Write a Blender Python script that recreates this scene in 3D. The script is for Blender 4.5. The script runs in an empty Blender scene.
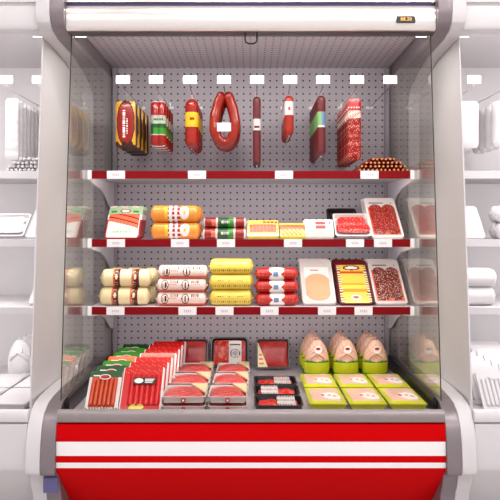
import bpy, bmesh, math, random
from mathutils import Vector, Matrix
random.seed(7)
PI = math.pi
scene = bpy.context.scene
COL = scene.collection

# ------------------------------------------------------------------ helpers
def lin(c):
    return tuple(((v/255)/12.92 if v/255 <= .04045 else ((v/255+.055)/1.055)**2.4) for v in c) + (1,)

def mat(name, rgb, rough=.5, metal=0, var=.06, vs=40, coat=0, spec=.5, bump=0, bs=60):
    m = bpy.data.materials.new(name); m.use_nodes = True
    nt = m.node_tree; b = nt.nodes['Principled BSDF']
    b.inputs['Roughness'].default_value = rough
    b.inputs['Metallic'].default_value = metal
    b.inputs['Coat Weight'].default_value = coat
    b.inputs['Coat Roughness'].default_value = .15
    b.inputs['Specular IOR Level'].default_value = spec
    tc = nt.nodes.new('ShaderNodeTexCoord'); n = nt.nodes.new('ShaderNodeTexNoise')
    n.inputs['Scale'].default_value = vs
    nt.links.new(tc.outputs['Object'], n.inputs['Vector'])
    mx = nt.nodes.new('ShaderNodeMix'); mx.data_type = 'RGBA'
    c = lin(rgb)
    mx.inputs['A'].default_value = tuple(v*(1-var) for v in c[:3])+(1,)
    mx.inputs['B'].default_value = tuple(min(1, v*(1+var)) for v in c[:3])+(1,)
    nt.links.new(n.outputs['Fac'], mx.inputs['Factor'])
    nt.links.new(mx.outputs['Result'], b.inputs['Base Color'])
    if bump:
        n2 = nt.nodes.new('ShaderNodeTexNoise'); n2.inputs['Scale'].default_value = bs
        nt.links.new(tc.outputs['Object'], n2.inputs['Vector'])
        bp = nt.nodes.new('ShaderNodeBump'); bp.inputs['Strength'].default_value = bump; bp.inputs['Distance'].default_value = .004
        nt.links.new(n2.outputs['Fac'], bp.inputs['Height']); nt.links.new(bp.outputs['Normal'], b.inputs['Normal'])
    return m

def deep(c): return tuple(255*.93*(v/255)**1.14 for v in c)

def flecks(name, base, fleck, scale=160, lo=.35, hi=.5, rough=.3, coat=.4, kind='voronoi', stretch=(1,1,1)):
    """meat: flecks of one colour in another"""
    fleck = deep(fleck); m = mat(name, deep(base), rough, coat=coat*.4, spec=.3, var=.12, vs=50, bump=.25, bs=120)
    nt = m.node_tree; b = nt.nodes['Principled BSDF']
    src = b.inputs['Base Color'].links[0].from_socket
    tc = [n for n in nt.nodes if n.type == 'TEX_COORD'][0]
    mp = nt.nodes.new('ShaderNodeMapping'); mp.inputs['Scale'].default_value = stretch
    nt.links.new(tc.outputs['Object'], mp.inputs['Vector'])
    if kind == 'voronoi':
        t = nt.nodes.new('ShaderNodeTexVoronoi'); out = t.outputs['Distance']
    else:
        t = nt.nodes.new('ShaderNodeTexNoise'); t.inputs['Detail'].default_value = 4; out = t.outputs['Fac']
    t.inputs['Scale'].default_value = scale
    nt.links.new(mp.outputs['Vector'], t.inputs['Vector'])
    r = nt.nodes.new('ShaderNodeMapRange')
    r.inputs['From Min'].default_value = lo; r.inputs['From Max'].default_value = hi
    r.inputs['To Min'].default_value = 1 if kind == 'voronoi' else 0
    r.inputs['To Max'].default_value = 0 if kind == 'voronoi' else 1
    nt.links.new(out, r.inputs['Value'])
    mx = nt.nodes.new('ShaderNodeMix'); mx.data_type = 'RGBA'
    nt.links.new(r.outputs['Result'], mx.inputs['Factor']); nt.links.new(src, mx.inputs['A'])
    mx.inputs['B'].default_value = lin(fleck)
    nt.links.new(mx.outputs['Result'], b.inputs['Base Color'])
    return m

def pegboard(name, rgb, hole, ax, phase=(0, 0), pitch=.0314, rad=.0044, rough=.45):
    m = mat(name, rgb, rough, var=.02, vs=6)
    nt = m.node_tree; b = nt.nodes['Principled BSDF']
    src = b.inputs['Base Color'].links[0].from_socket
    tc = [n for n in nt.nodes if n.type == 'TEX_COORD'][0]
    sp = nt.nodes.new('ShaderNodeSeparateXYZ'); nt.links.new(tc.outputs['Object'], sp.inputs[0])
    def M(op, a, v=None):
        n = nt.nodes.new('ShaderNodeMath'); n.operation = op
        nt.links.new(a, n.inputs[0])
        if v is not None:
            if isinstance(v, (int, float)): n.inputs[1].default_value = v
            else: nt.links.new(v, n.inputs[1])
        return n.outputs[0]
    ds = []
    for a, ph in zip(ax, phase):
        x = M('ADD', M('MULTIPLY', sp.outputs[a], 1/pitch), 100+ph)
        x = M('SUBTRACT', M('FRACT', x), .5)
        ds.append(M('MULTIPLY', x, x))
    d = M('ADD', ds[0], ds[1])
    k = M('LESS_THAN', d, (rad/pitch)**2)
    mx = nt.nodes.new('ShaderNodeMix'); mx.data_type = 'RGBA'
    nt.links.new(k, mx.inputs['Factor']); nt.links.new(src, mx.inputs['A'])
    mx.inputs['B'].default_value = lin(hole)
    nt.links.new(mx.outputs['Result'], b.inputs['Base Color'])
    return m

def emit(name, rgb, strength):
    m = bpy.data.materials.new(name); m.use_nodes = True
    b = m.node_tree.nodes['Principled BSDF']
    b.inputs['Base Color'].default_value = lin(rgb)
    b.inputs['Emission Color'].default_value = lin(rgb); b.inputs['Emission Strength'].default_value = strength
    return m

def glass_mat():
    m = bpy.data.materials.new('clear_glass'); m.use_nodes = True
    nt = m.node_tree; nt.nodes.remove(nt.nodes['Principled BSDF']); out = nt.nodes['Material Output']
    lw = nt.nodes.new('ShaderNodeLayerWeight'); lw.inputs['Blend'].default_value = .5
    p = nt.nodes.new('ShaderNodeMath'); p.operation = 'POWER'; p.inputs[1].default_value = 4.2
    nt.links.new(lw.outputs['Facing'], p.inputs[0])
    q = nt.nodes.new('ShaderNodeMath'); q.operation = 'MULTIPLY_ADD'; q.inputs[1].default_value = 1.0; q.inputs[2].default_value = .03
    q.use_clamp = True
    nt.links.new(p.outputs[0], q.inputs[0])
    t = nt.nodes.new('ShaderNodeBsdfTransparent'); t.inputs['Color'].default_value = (.97, .975, .95, 1)
    g = nt.nodes.new('ShaderNodeBsdfGlossy'); g.inputs['Roughness'].default_value = .02; g.inputs['Color'].default_value = (1, 1, .98, 1)
    mx = nt.nodes.new('ShaderNodeMixShader')
    nt.links.new(q.outputs[0], mx.inputs['Fac']); nt.links.new(t.outputs[0], mx.inputs[1]); nt.links.new(g.outputs[0], mx.inputs[2])
    nt.links.new(mx.outputs[0], out.inputs['Surface'])
    return m

class MB:
    def __init__(s): s.v = []; s.f = []; s.m = []
    def add(s, vs, fs, mi=0, T=None):
        o = len(s.v)
        s.v += [tuple(T @ Vector(p)) for p in vs] if T is not None else [tuple(p) for p in vs]
        for i, f in enumerate(fs):
            s.f.append([o+k for k in f]); s.m.append(mi[i] if isinstance(mi, list) else mi)
        return s
    def box(s, x0, x1, y0, y1, z0, z1, mi=0, T=None):
        vs = [(x, y, z) for x in (x0, x1) for y in (y0, y1) for z in (z0, z1)]
        fs = [(0,1,3,2),(4,6,7,5),(0,4,5,1),(2,3,7,6),(0,2,6,4),(1,5,7,3)]
        return s.add(vs, fs, mi, T)
    def extrude_x(s, prof, x0, x1, mi=0):
        """profile of (y, z) swept along x, closed with n-gon caps"""
        n = len(prof)
        vs = [(x0, y, z) for y, z in prof] + [(x1, y, z) for y, z in prof]
        fs = [(i, (i+1) % n, n+(i+1) % n, n+i) for i in range(n)]
        ms = [mi[i] if isinstance(mi, list) else mi for i in range(n)]
        c = mi[0] if isinstance(mi, list) else mi
        return s.add(vs, fs+[tuple(range(n))[::-1], tuple(range(n, 2*n))], ms+[c, c])
    def tube(s, pts, rad, n=8, mi=0, cap=True, closed=False, paint=None):
        pts = [Vector(p) for p in pts]; k = len(pts)
        R = rad if isinstance(rad, (list, tuple)) else [rad]*k
        vs = []; up = None
        for i, p in enumerate(pts):
            a = pts[(i-1) % k] if (closed or i > 0) else p
            b = pts[(i+1) % k] if (closed or i < k-1) else p
            d = (b-a).normalized()
            if up is None:
                up = Vector((0, 0, 1)) if abs(d.z) < .9 else Vector((0, 1, 0))
            x = d.cross(up).normalized(); up = x.cross(d).normalized()
            for j in range(n):
                t = 2*PI*j/n
                vs.append(p + R[i]*(math.cos(t)*x + math.sin(t)*up))
        fs = []; ms = []
        for i in range(k if closed else k-1):
            for j in range(n):
                a = i*n+j; b = i*n+(j+1) % n; i2 = (i+1) % k
                fs.append((a, b, i2*n+(j+1) % n, i2*n+j)); ms.append(paint(i/(k-1), (j+.5)/n) if paint else mi)
        if cap and not closed:
            fs += [tuple(range(n))[::-1], tuple(range((k-1)*n, k*n))]; ms += [ms[0], ms[-1]]
        return s.add(vs, fs, ms)
    def lathe(s, prof, n=28, axis='Z', sx=1, sy=1, paint=None, mi=0, T=None):
        """prof of (r, h); paint(h_fraction, angle_fraction) gives the material"""
        k = len(prof); vs = []
        for r, h in prof:
            for j in range(n):
                t = 2*PI*j/n
                a, b = r*math.cos(t)*sx, r*math.sin(t)*sy
                vs.append((a, b, h) if axis == 'Z' else (h, a, b))
        h0, h1 = prof[0][1], prof[-1][1]
        fs = []; ms = []
        for i in range(k-1):
            for j in range(n):
                fs.append((i*n+j, i*n+(j+1) % n, (i+1)*n+(j+1) % n, (i+1)*n+j))
                hf = ((prof[i][1]+prof[i+1][1])/2-h0)/((h1-h0) or 1)
                ms.append(paint(hf, (j+.5)/n) if paint else mi)
        fs += [tuple(range(n))[::-1], tuple(range((k-1)*n, k*n))]; ms += [ms[0], ms[-1]]
        return s.add(vs, fs, ms, T)
    def slab(s, w, h, thick, r=.008, nx=24, nz=24, paint=None, mi=0, bulge=0, back=0, side=0, bump=None, T=None, z0=0):
        """standing pack: front faces -y, bottom at z0; front surface at y=-thick-bulge"""
        def pos(a, b):
            x, z = a*w/2, b*h/2
            q, t = max(abs(x)-(w/2-r), 0), max(abs(z)-(h/2-r), 0)
            if q > 0 and t > 0:
                k = max(q, t)/math.hypot(q, t)
                x = math.copysign(w/2-r+q*k, x); z = math.copysign(h/2-r+t*k, z)
            return x, z
        vs = []; fs = []; ms = []
        for j in range(nz+1):
            for i in range(nx+1):
                a, b = 2*i/nx-1, 2*j/nz-1
                x, z = pos(a, b)
                y = -thick - bulge*(1-a**4)*(1-b**4)
                if bump: y -= bump((a+1)/2, (b+1)/2)
                vs.append((x, y, z+h/2+z0))
        N = len(vs)
        for j in range(nz+1):
            for i in range(nx+1):
                if i in (0, nx) or j in (0, nz): pass
        for j in range(nz):
            for i in range(nx):
                a = j*(nx+1)+i
                fs.append((a, a+1, a+nx+2, a+nx+1))
                ms.append(paint((i+.5)/nx, (j+.5)/nz) if paint else mi)
        ring = [i for i in range(nx+1)] + [(j)*(nx+1)+nx for j in range(1, nz+1)] + \
               [nz*(nx+1)+i for i in range(nx-1, -1, -1)] + [j*(nx+1) for j in range(nz-1, 0, -1)]
        for k in ring:
            x, y, z = vs[k]; vs.append((x, 0, z))
        L = len(ring)
        for k in range(L):
            fs.append((ring[(k+1) % L], ring[k], N+k, N+(k+1) % L)); ms.append(side)
        fs.append(tuple(N+k for k in range(L))[::-1]); ms.append(back)
        return s.add(vs, fs, ms, T)
    def build(s, name, mats, parent=None, smooth=True, bevel=0, loc=None, seg=2):
        me = bpy.data.meshes.new(name); me.from_pydata(s.v, [], s.f)
        for m in (mats if isinstance(mats, (list, tuple)) else [mats]): me.materials.append(m)
        for p, k in zip(me.polygons, s.m): p.material_index = k
        bm = bmesh.new(); bm.from_mesh(me)
        bmesh.ops.recalc_face_normals(bm, faces=bm.faces)
        if bevel:
            es = [e for e in bm.edges if len(e.link_faces) == 2 and e.calc_face_angle(0) > .5]
            bmesh.ops.bevel(bm, geom=es, offset=bevel, segments=seg, affect='EDGES', clamp_overlap=True)
        if smooth:
            for f in bm.faces: f.smooth = True
            for e in bm.edges:
                if len(e.link_faces) == 2 and e.calc_face_angle(0) > .7: e.smooth = False
        bm.to_mesh(me); bm.free()
        o = bpy.data.objects.new(name, me); COL.objects.link(o)
        if parent: o.parent = parent
        if loc: o.location = loc
        return o

def tag(o, label=None, cat=None, group=None, kind=None):
    for k, v in (('label', label), ('category', cat), ('group', group), ('kind', kind)):
        if v: o[k] = v
    return o
def thing(name, loc=(0, 0, 0), rx=0, rz=0, label=None, cat=None, group=None):
    o = bpy.data.objects.new(name, None); o.empty_display_size = .02; COL.objects.link(o)
    o.location = loc; o.rotation_euler = (rx, 0, rz)
    return tag(o, label, cat, group)
def kids(o): return [c for c in bpy.data.objects if c.parent is o]
def copy_tree(o, parent=None, ov=None):
    c = o.copy(); COL.objects.link(c); c.parent = parent
    if ov and c.type == 'MESH':
        for sl in c.material_slots:
            sl.link = 'OBJECT'; sl.material = ov
        if c.get('label'): del c['label']
    for ch in kids(o): copy_tree(ch, c, ov)
    return c
def dup(o, loc, label, rx=None, rz=None, group=None):
    c = copy_tree(o); c.location = loc; c['label'] = label
    if rx is not None: c.rotation_euler.x = rx
    if rz is not None: c.rotation_euler.z = rz
    if group: c['group'] = group
    return c
F, CX, HY, CZ = 630., 251., 227., 1.2
def at(px, py, Y): return Vector(((px-CX)*Y/F, Y, CZ-(py-HY)*Y/F))
def X(px, Y): return (px-CX)*Y/F
ORD = ['front one', 'second from the front', 'third from the front', 'fourth from the front', 'fifth from the front',
       'sixth from the front', 'seventh from the front', 'eighth from the front']

# ------------------------------------------------------------------ materials
W = mat('unprinted_white', (208, 204, 206), .6, var=.01)
M = {}
def mk(n, rgb, *a, **k):
    if k.get('coat'):                      # printed film and sausage skins
        rgb = deep(rgb); k['coat'] *= .5; k['spec'] = .35
    M[n] = mat(n, rgb, *a, **k); return M[n]
mk('grey_metal', (132, 122, 126), .35, metal=.35, var=.03, vs=3)
mk('inner_grey', (158, 149, 156), .5, var=.03)
mk('header_metal', (238, 231, 227), .18, metal=.65, var=.01)
mk('dark_trim', (92, 84, 86), .4, metal=.4)
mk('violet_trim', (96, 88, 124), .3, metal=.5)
mk('rail_grey', (144, 134, 134), .35, metal=.3)
mk('red_enamel', (200, 0, 5), .6, spec=.06, var=.02, vs=3)
mk('white_enamel', (240, 236, 238), .35, var=.01)
mk('shelf_metal', (212, 207, 212), .4, var=.02)
mk('rail_red', (124, 0, 10), .5, spec=.15, var=.04)
mk('card_white', (236, 230, 231), .6, var=.01)
mk('ink_grey', (200, 190, 192), .6)
mk('black_plastic', (26, 23, 25), .3)
mk('black', (18, 14, 14), .4)
mk('dark_glass_edge', (52, 50, 38), .7, spec=.1)
mk('reflection_violet', (96, 90, 140), .4)  # tint of a reflection, given as a solid colour
mk('chrome', (150, 146, 150), .3, metal=.7)
mk('steel_floor', (198, 192, 195), .35, metal=.2, var=.04, vs=8)
GL = glass_mat()
PEG_B = pegboard('pegboard_back', (182, 173, 180), (48, 40, 46), (0, 2), (.6, .1))
PEG_C = pegboard('pegboard_ceiling', (200, 191, 197), (60, 52, 58), (0, 1), (.6, .3))
mk('yellow', (244, 196, 40), .3, coat=.5); mk('yellow_pale', (240, 222, 112), .3, coat=.5)
mk('lemon', (236, 208, 92), .28, coat=.5, var=.08); mk('cream', (244, 226, 180), .3, coat=.5, var=.05)
mk('white_print', (247, 240, 234), .35, coat=.3, var=.02); mk('pink_white', (240, 214, 204), .32, coat=.4, var=.05)
mk('packet_yellow', (226, 168, 36), .3, coat=.5, var=.1); mk('packet_red', (160, 20, 14), .3, coat=.5, var=.12); mk('cheese', (244, 206, 92), .3, coat=.5, var=.05); mk('red', (186, 16, 16), .3, coat=.5, var=.1); mk('bright_red', (208, 8, 14), .3, coat=.5, var=.14, vs=90)
mk('dark_red', (120, 14, 18), .3, coat=.5, var=.1); mk('maroon', (104, 26, 26), .35, coat=.4)
mk('green', (62, 148, 44), .3, coat=.5, var=.15); mk('dark_green', (28, 92, 42), .3, coat=.5, var=.15)
mk('lime', (206, 208, 34), .3, coat=.5, var=.1); mk('pale_green', (176, 206, 168), .4, coat=.3)
mk('orange', (238, 120, 32), .3, coat=.5, var=.1); mk('amber', (244, 160, 62), .28, coat=.5, var=.06)
mk('frank', (206, 82, 38), .3, coat=.5, var=.15, vs=60); mk('frank_light', (232, 120, 84), .35, coat=.4)
mk('sausage_red', (160, 34, 18), .25, coat=.7, var=.2, vs=50, bump=.2, bs=60)
mk('ring_red', (156, 40, 20), .22, coat=.7, var=.25, vs=45, bump=.3, bs=50)
mk('plum', (112, 38, 40), .35, coat=.4, var=.12, bump=.2)
mk('brick', (170, 44, 20), .25, coat=.7, var=.15)
mk('film_white', (226, 216, 212), .25, coat=.6, var=.06); mk('film_grey', (196, 182, 180), .25, coat=.7, var=.2, vs=60)
mk('peach', (232, 176, 138), .35, coat=.4, var=.08, vs=30); mk('bark', (70, 36, 22), .5, coat=.3, var=.3, vs=70)
mk('skin', (240, 196, 176), .32, coat=.6, var=.09, vs=26, bump=.35, bs=40)
mk('blue_label', (126, 150, 186), .35, coat=.4); mk('mint', (140, 190, 120), .35, coat=.4)
mk('tan', (214, 160, 96), .35, coat=.4, var=.1)
M['salami'] = flecks('salami', (160, 28, 20), (232, 176, 156), 150, .18, .36)
M['salami_dark'] = flecks('salami_dark', (120, 32, 26), (238, 214, 196), 170, .22, .38)
M['meat'] = flecks('meat', (208, 74, 72), (238, 160, 146), 26, .5, .72, kind='noise', stretch=(1, 4, 4))
M['meat_flat'] = flecks('meat_flat', (190, 50, 48), (220, 104, 96), 20, .5, .75, kind='noise')
M['meat_chunks'] = flecks('meat_chunks', (206, 38, 30), (236, 130, 100), 45, .52, .66, kind='noise')
M['slices'] = flecks('slices', (214, 44, 38), (246, 188, 172), 110, .16, .34)
G = M

# ------------------------------------------------------------------ the room
def struct(o): o['kind'] = 'structure'; return o
floor_m = mat('floor_tiles', (205, 200, 200), .3, var=.04, vs=2)
wall_m = mat('wall_paint', (214, 196, 182), .7, var=.02)
ceil_m = mat('ceiling_paint', (225, 222, 222), .8, var=.01)
struct(MB().box(-4, 4, -2.5, 3.6, -.05, 0).build('floor', floor_m, smooth=False))
struct(MB().box(-4, 4, 3.5, 3.6, 0, 3.2).build('wall_back', wall_m, smooth=False))
struct(MB().box(-4, 4, -2.5, 3.6, 3.2, 3.26).build('ceiling', ceil_m, smooth=False))
TUBE = emit('tube_light', (255, 250, 235), 3.0)
lamp_m = emit('lamp_white', (255, 248, 244), 5)
for i, (x, y) in enumerate([(-1.6, .9), (0, .9), (1.6, .9), (-1.6, -1), (0, -1), (1.6, -1)]):
    t = thing('ceiling_light', (x, y, 3.2))
    tag(t, 'white ceiling light panel, %s of the %s row' % (['left one', 'middle one', 'right one'][i % 3], 'nearer to the fridges' if i < 3 else 'farther from the fridges'), 'ceiling light', 'ceiling light panels')
    MB().box(-.62, .62, -.17, .17, -.05, -.001).build('frame', G['white_enamel'], t, bevel=.004)
    MB().box(-.58, .58, -.13, .13, -.054, -.0505).build('diffuser', lamp_m, t, smooth=False)
    L = bpy.data.lights.new('ceiling_lamp', 'AREA'); L.shape = 'RECTANGLE'; L.size = 1.16; L.size_y = .3; L.energy = (12, 22, 34)[i % 3]; L.color = (1, .965, .95)
    o = bpy.data.objects.new('ceiling_lamp', L); COL.objects.link(o); o.location = (x, y, 3.13)
    o.rotation_euler = (math.radians(28 if i < 3 else 40), 0, 0)

# ------------------------------------------------------------------ refrigerated case
GX, OX = .66, .7095
BACKY = 3.0
cheek = [(3.12, 2.06), (2.60, 2.06), (2.25, 2.06), (2.222, 2.03), (2.218, 1.96), (2.228, 1.925), (2.255, 1.903), (2.32, 1.889), (2.46, 1.883),
         (2.58, 1.872), (2.68, 1.85), (2.77, 1.825), (2.82, 1.80), (2.838, 1.765), (2.84, 1.72), (2.84, .64), (2.836, .62), (2.82, .606), (2.79, .601), (2.66, .6005),
         (2.55, .600), (2.37, .60), (2.26, .594), (2.21, .585), (2.165, .56), (2.138, .52), (2.122, .465), (2.115, .40), (2.116, .372), (2.122, .362),
         (2.158, .352), (2.165, .335), (2.175, .30), (2.186, .285), (2.196, .255), (2.2, .20), (2.24, .12), (2.3, .08), (3.12, .08)]

LS = []
FILL_GLOW = emit('fill_strip_glow', (255, 250, 244), 2.0)  # glow of the strips added beneath the shelves
def case(label, cx, ov=None):
    """cx: centre along x; ov: one material for everything (the unprinted neighbours)"""
    g = (lambda n: ov) if ov else (lambda n: G[n])
    t = thing('display_fridge', (cx, 0, 0)); tag(t, label, 'refrigerator')
    MB().box(-.70, .70, 3.0, 3.012, .5, 1.962).build('back_panel', ov or PEG_B, t, smooth=False)
    MB().box(-.70, .70, 3.014, 3.12, .08, 2.06).build('rear_wall', g('white_enamel'), t, smooth=False)
    MB().box(-.659, .659, 2.36, 3.0, 1.958, 1.97).build('ceiling_panel', ov or PEG_C, t, smooth=False)
    MB().box(-.659, .659, 2.30, 3.012, 1.985, 2.058).build('top_cover', g('white_enamel'), t, smooth=False)
    for sx in (-1, 1):
        MB().extrude_x(cheek, sx*(GX+.0005), sx*OX).build('side_panel', g('grey_metal'), t, bevel=.0015, seg=1)
        gp = [(2.31, 1.90), (2.96, 1.90), (2.96, .60), (2.205, .60), (2.178, .60)]
        MB().extrude_x(gp, sx*(GX-.006), sx*(GX-.001)).build('glass_panel', ov or GL, t, smooth=False)
        if not ov:
            e = MB().tube([(sx*(GX-.0035), 2.305, 1.90), (sx*(GX-.0035), 2.175, .60)], .0018, 6)
            e.build('glass_edge', G['dark_glass_edge'], t)['label'] = 'dark front edge of the side glass'
    # header
    hp = [(2.33, 2.05), (2.262, 2.05), (2.25, 2.035), (2.25, 2.004), (2.258, 2.002), (2.262, 1.993)]
    for k in range(13):
        a = PI/2 - PI*k/12
        hp.append((2.262 - .018*max(math.cos(a), 0)**.6, 1.948+.045*math.sin(a)))
    hp += [(2.27, 1.903), (2.272, 1.9015), (2.32, 1.9015), (2.325, 1.905), (2.325, 1.98)]
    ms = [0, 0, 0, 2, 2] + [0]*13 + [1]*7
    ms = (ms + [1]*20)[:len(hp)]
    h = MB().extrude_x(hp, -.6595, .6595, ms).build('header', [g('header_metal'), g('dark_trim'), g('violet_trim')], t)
    if not ov:
        d = MB().box(-.033, .033, -.006, .002, -.0115, .0115).build('temperature_display', G['black'], h, bevel=.001)
        d.location = (.551, 2.2435, 1.9385)
        cu = bpy.data.curves.new('digits', 'FONT'); cu.body = '88.20'; cu.size = .0165; cu.align_x = 'CENTER'; cu.align_y = 'CENTER'; cu.extrude = .0003; cu.space_character = 1.1; cu.offset = 0
        o = bpy.data.objects.new('digits_tmp', cu); COL.objects.link(o)
        me = bpy.data.meshes.new_from_object(o.evaluated_get(bpy.context.evaluated_depsgraph_get()))
        bpy.data.objects.remove(o)
        me.materials.clear(); me.materials.append(emit('amber_digits', (255, 178, 70), .95))
        o = bpy.data.objects.new('digits', me); COL.objects.link(o); o.parent = d; o.rotation_euler = (PI/2, 0, 0); o.location = (0, -.0066, -.0004)
        MB().tube([(-.021, 0, 0), (-.021, 0, -.028), (-.018, 0, -.036), (-.008, 0, -.041), (.008, 0, -.041), (.018, 0, -.036), (.021, 0, -.028), (.021, 0, 0)], .0032, 8
            ).build('pull_handle', G['black'], h, loc=(.0, 2.275, 1.903))
        h.data.update()
    lm = MB().box(-.64, .64, 2.345, 2.375, 1.947, 1.957).build('lamp_housing', g('white_enamel'), t, bevel=.002)
    MB().lathe([(.0, -.625), (.008, -.625), (.008, .625), (0, .625)], 12, 'X').build('lamp_tube', TUBE, lm, loc=(0, 2.36, 1.937))
    for sx in (-1, 1):
        MB().box(sx*.612, sx*.652, 2.332, 2.342, 1.9045, 1.911).build('lamp_end', TUBE, lm, bevel=.001)
        if sx < 0 and not ov: MB().box(-.7095, -.6605, 2.1495, 2.1565, .292, .345).build('violet_reflection', G['reflection_violet'], t, bevel=.001)  # added plate standing in for a violet reflection on the step
    # lower body
    fp = [(2.165, .572), (2.158, .576), (2.15, .574), (2.144, .567), (2.138, .545), (2.141, .536), (2.15, .533), (2.20, .533), (2.20, .545), (2.172, .545), (2.172, .572)]
    MB().extrude_x(fp, -.6595, .6595).build('front_rail', g('rail_grey'), t)
    rp = [(2.155, .531), (2.137, .529), (2.134, .4725), (2.133, .425), (2.133, .402), (2.1335, .3835), (2.137, .37), (2.36, .14), (2.40, .14), (2.40, .531)]
    MB().extrude_x(rp, -.6595, .6595, [0, 0, 1, 0, 1, 0, 0, 0, 0, 0]).build('front_panel', [g('red_enamel'), g('white_enamel')], t)
    MB().box(-.64, .64, 2.45, 3.1, .0, .12).build('plinth', g('dark_trim'), t, bevel=.003)
    MB().box(-.6525, .6525, 2.21, 2.998, .53, .54).build('tray_floor', g('steel_floor'), t, bevel=.001, seg=1)
    for sx in (-1, 1):
        MB().box(sx*.64, sx*.652, 2.215, 2.95, .541, .60).build('tray_side', g('black_plastic'), t, bevel=.002)
        MB().box(sx*.634, sx*.653, 2.972, 2.998, .56, 1.95).build('upright', g('inner_grey'), t, bevel=.001)
    # shelves
    for zt in (1.424, 1.151, .880):
        s = MB().box(-.6525, .6525, 2.527, 2.996, zt-.018, zt-.003).build('shelf', g('shelf_metal'), t, bevel=.002)
        MB().box(-.636, .636, 2.516, 2.5265, zt-.0305, zt).build('price_rail', g('rail_red'), s, bevel=.001, seg=1)
        MB().box(-.60, .60, 2.530, 2.540, zt-.025, zt-.0185).build('fill_strip', FILL_GLOW, s, bevel=.001)  # added glowing strip, brightens the goods below the shelf
        LS.append((cx, zt-.032, ov is None))
        for sx in (-1, 1):
            MB().box(sx*.6365, sx*.6525, 2.512, 2.5265, zt-.034, zt+.003).build('end_cap', g('white_enamel'), s, bevel=.0015)
            bp = [(2.528, zt-.019), (2.528, zt-.036), (2.60, zt-.046), (2.72, zt-.06), (2.80, zt-.085), (2.87, zt-.125), (2.92, zt-.15), (2.971, zt-.155), (2.971, zt-.019)]
            MB().extrude_x(bp, sx*.6465, sx*.6515).build('bracket', g('shelf_metal'), s, smooth=False)
    return t

# lights inside the cases sit at the lamp tube of each header
PITCH = 1.42
for cx, lb, ov in ((0, 'red and grey open refrigerated display case stocked with sausages and meat', None),
                   (-PITCH, 'all-white open display case cut off at the left edge of the picture', W),
                   (PITCH, 'all-white open display case cut off at the right edge of the picture', W)):
    case(lb, cx, ov)
    L = bpy.data.lights.new('case_lamp', 'AREA'); L.shape = 'RECTANGLE'; L.size = 1.22; L.size_y = .03; L.energy = 5.5 if ov is None else 6; L.color = (1, .97, .95)
    o = bpy.data.objects.new('case_lamp', L); COL.objects.link(o); o.location = (cx, 2.36, 1.902); o.rotation_euler = (math.radians(22), 0, 0)

for cx, z, own in LS:  # added fill lights, even out the darker middle shelves
    L = bpy.data.lights.new('shelf_fill', 'AREA'); L.shape = 'RECTANGLE'; L.size = 1.22; L.size_y = .02; L.energy = 1.7 if own else 2.1; L.color = (1, .97, .96)
    o = bpy.data.objects.new('shelf_fill', L); COL.objects.link(o); o.location = (cx, 2.54, z); o.rotation_euler = (math.radians(38), 0, 0)

# ------------------------------------------------------------------ price cards on the rails
NM = {1: 'top', 2: 'middle', 3: 'lowest'}
TAGS = {1: [116, 197, 284, 369.5], 2: [116, 180, 226, 293, 355, 383], 3: [115.5, 187.5, 224.5, 269.5, 327, 363.5]}
WHERE = {1: ['below the yellow and black hanging packets', 'below the yellow-banded hanging sausages', 'below the short red hanging sausages', 'below the heap of thin sausages'],
         2: ['below the pale frankfurter pack', 'below the orange sausages', 'below the green-labelled sausages', 'below the small orange and white packs', 'below the red sliced meat pack', 'below the white-framed salami tray'],
         3: ['below the cream sausages', 'below the pinkish white sausages', 'below the yellow sausages', 'below the red sausages with white bands', 'below the peach ham tray', 'below the yellow cheese pack']}
pc = None
for s, zt in ((1, 1.424), (2, 1.151), (3, .880)):
    for px, wh in zip(TAGS[s], WHERE[s]):
        loc = (X(px, 2.515), 2.5155, zt-.0315)
        lb = 'white price card on the %s shelf rail, %s' % (NM[s], wh)
        if pc is None:
            pc = thing('price_card', loc, label=lb, cat='price card', group='price cards on the shelf rails')
            MB().box(-.036, .036, -.0022, -.0004, 0, .032).build('card', G['card_white'], pc, bevel=.0004, seg=1)
            b = MB()
            for i in range(4): b.box(-.014+i*.0075, -.009+i*.0075, -.0027, -.00221, .011, .021)
            b.build('price_print', G['ink_grey'], pc, smooth=False)
        else: dup(pc, loc, lb)

# ------------------------------------------------------------------ pegboard hooks
HOOKX = [X(p, 2.55) for p in (123, 156, 190, 224, 257, 290, 323, 357, 390)]
HZ = 1.766
hook = None
HL = ['holding yellow and black packets', 'holding green-labelled packets', 'holding yellow-banded sausages', 'holding the ring sausages',
      'holding thin plum sausages', 'holding short red sausages', 'holding sausages with blue-green labels', 'holding red salami packs', 'with nothing hanging on it, above the sausage heap']
def make_hook(loc):
    h = thing('display_hook', loc)
    # origin: where the wire meets the board
    MB().tube([(0, -.004, 0), (0, -.43, 0), (0, -.446, .004), (0, -.45, .016)], .0019, 8).build('wire', G['chrome'], h)
    MB().box(-.017, .017, -.009, -.0005, -.008, .006).add([], []).build('back_plate', G['white_enamel'], h, bevel=.001)
    MB().box(-.0022, .0022, -.004, -.0005, .0065, .03).build('prong', G['chrome'], h)
    MB().box(-.028, .028, -.454, -.4515, .013, .047).build('price_holder', G['card_white'], h, bevel=.0006, seg=1)
    b = MB()
    for i in range(4): b.box(-.014+i*.0075, -.009+i*.0075, -.4546, -.4541, .025, .035)
    b.build('price_print', G['ink_grey'], h, smooth=False)
    return h
hooks = []
for x, lb in zip(HOOKX, HL):
    lb = 'chrome wire hook with white price holder, ' + lb
    if hook is None:
        hook = make_hook((x, BACKY, HZ)); tag(hook, lb, 'display hook', 'pegboard hooks with price holders'); hooks.append(hook)
    else: hooks.append(dup(hook, (x, BACKY, HZ), lb))
lowhook = dup(hook, (HOOKX[3], BACKY, 1.574), 'chrome wire hook with white price holder, showing through the ring sausages')

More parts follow.
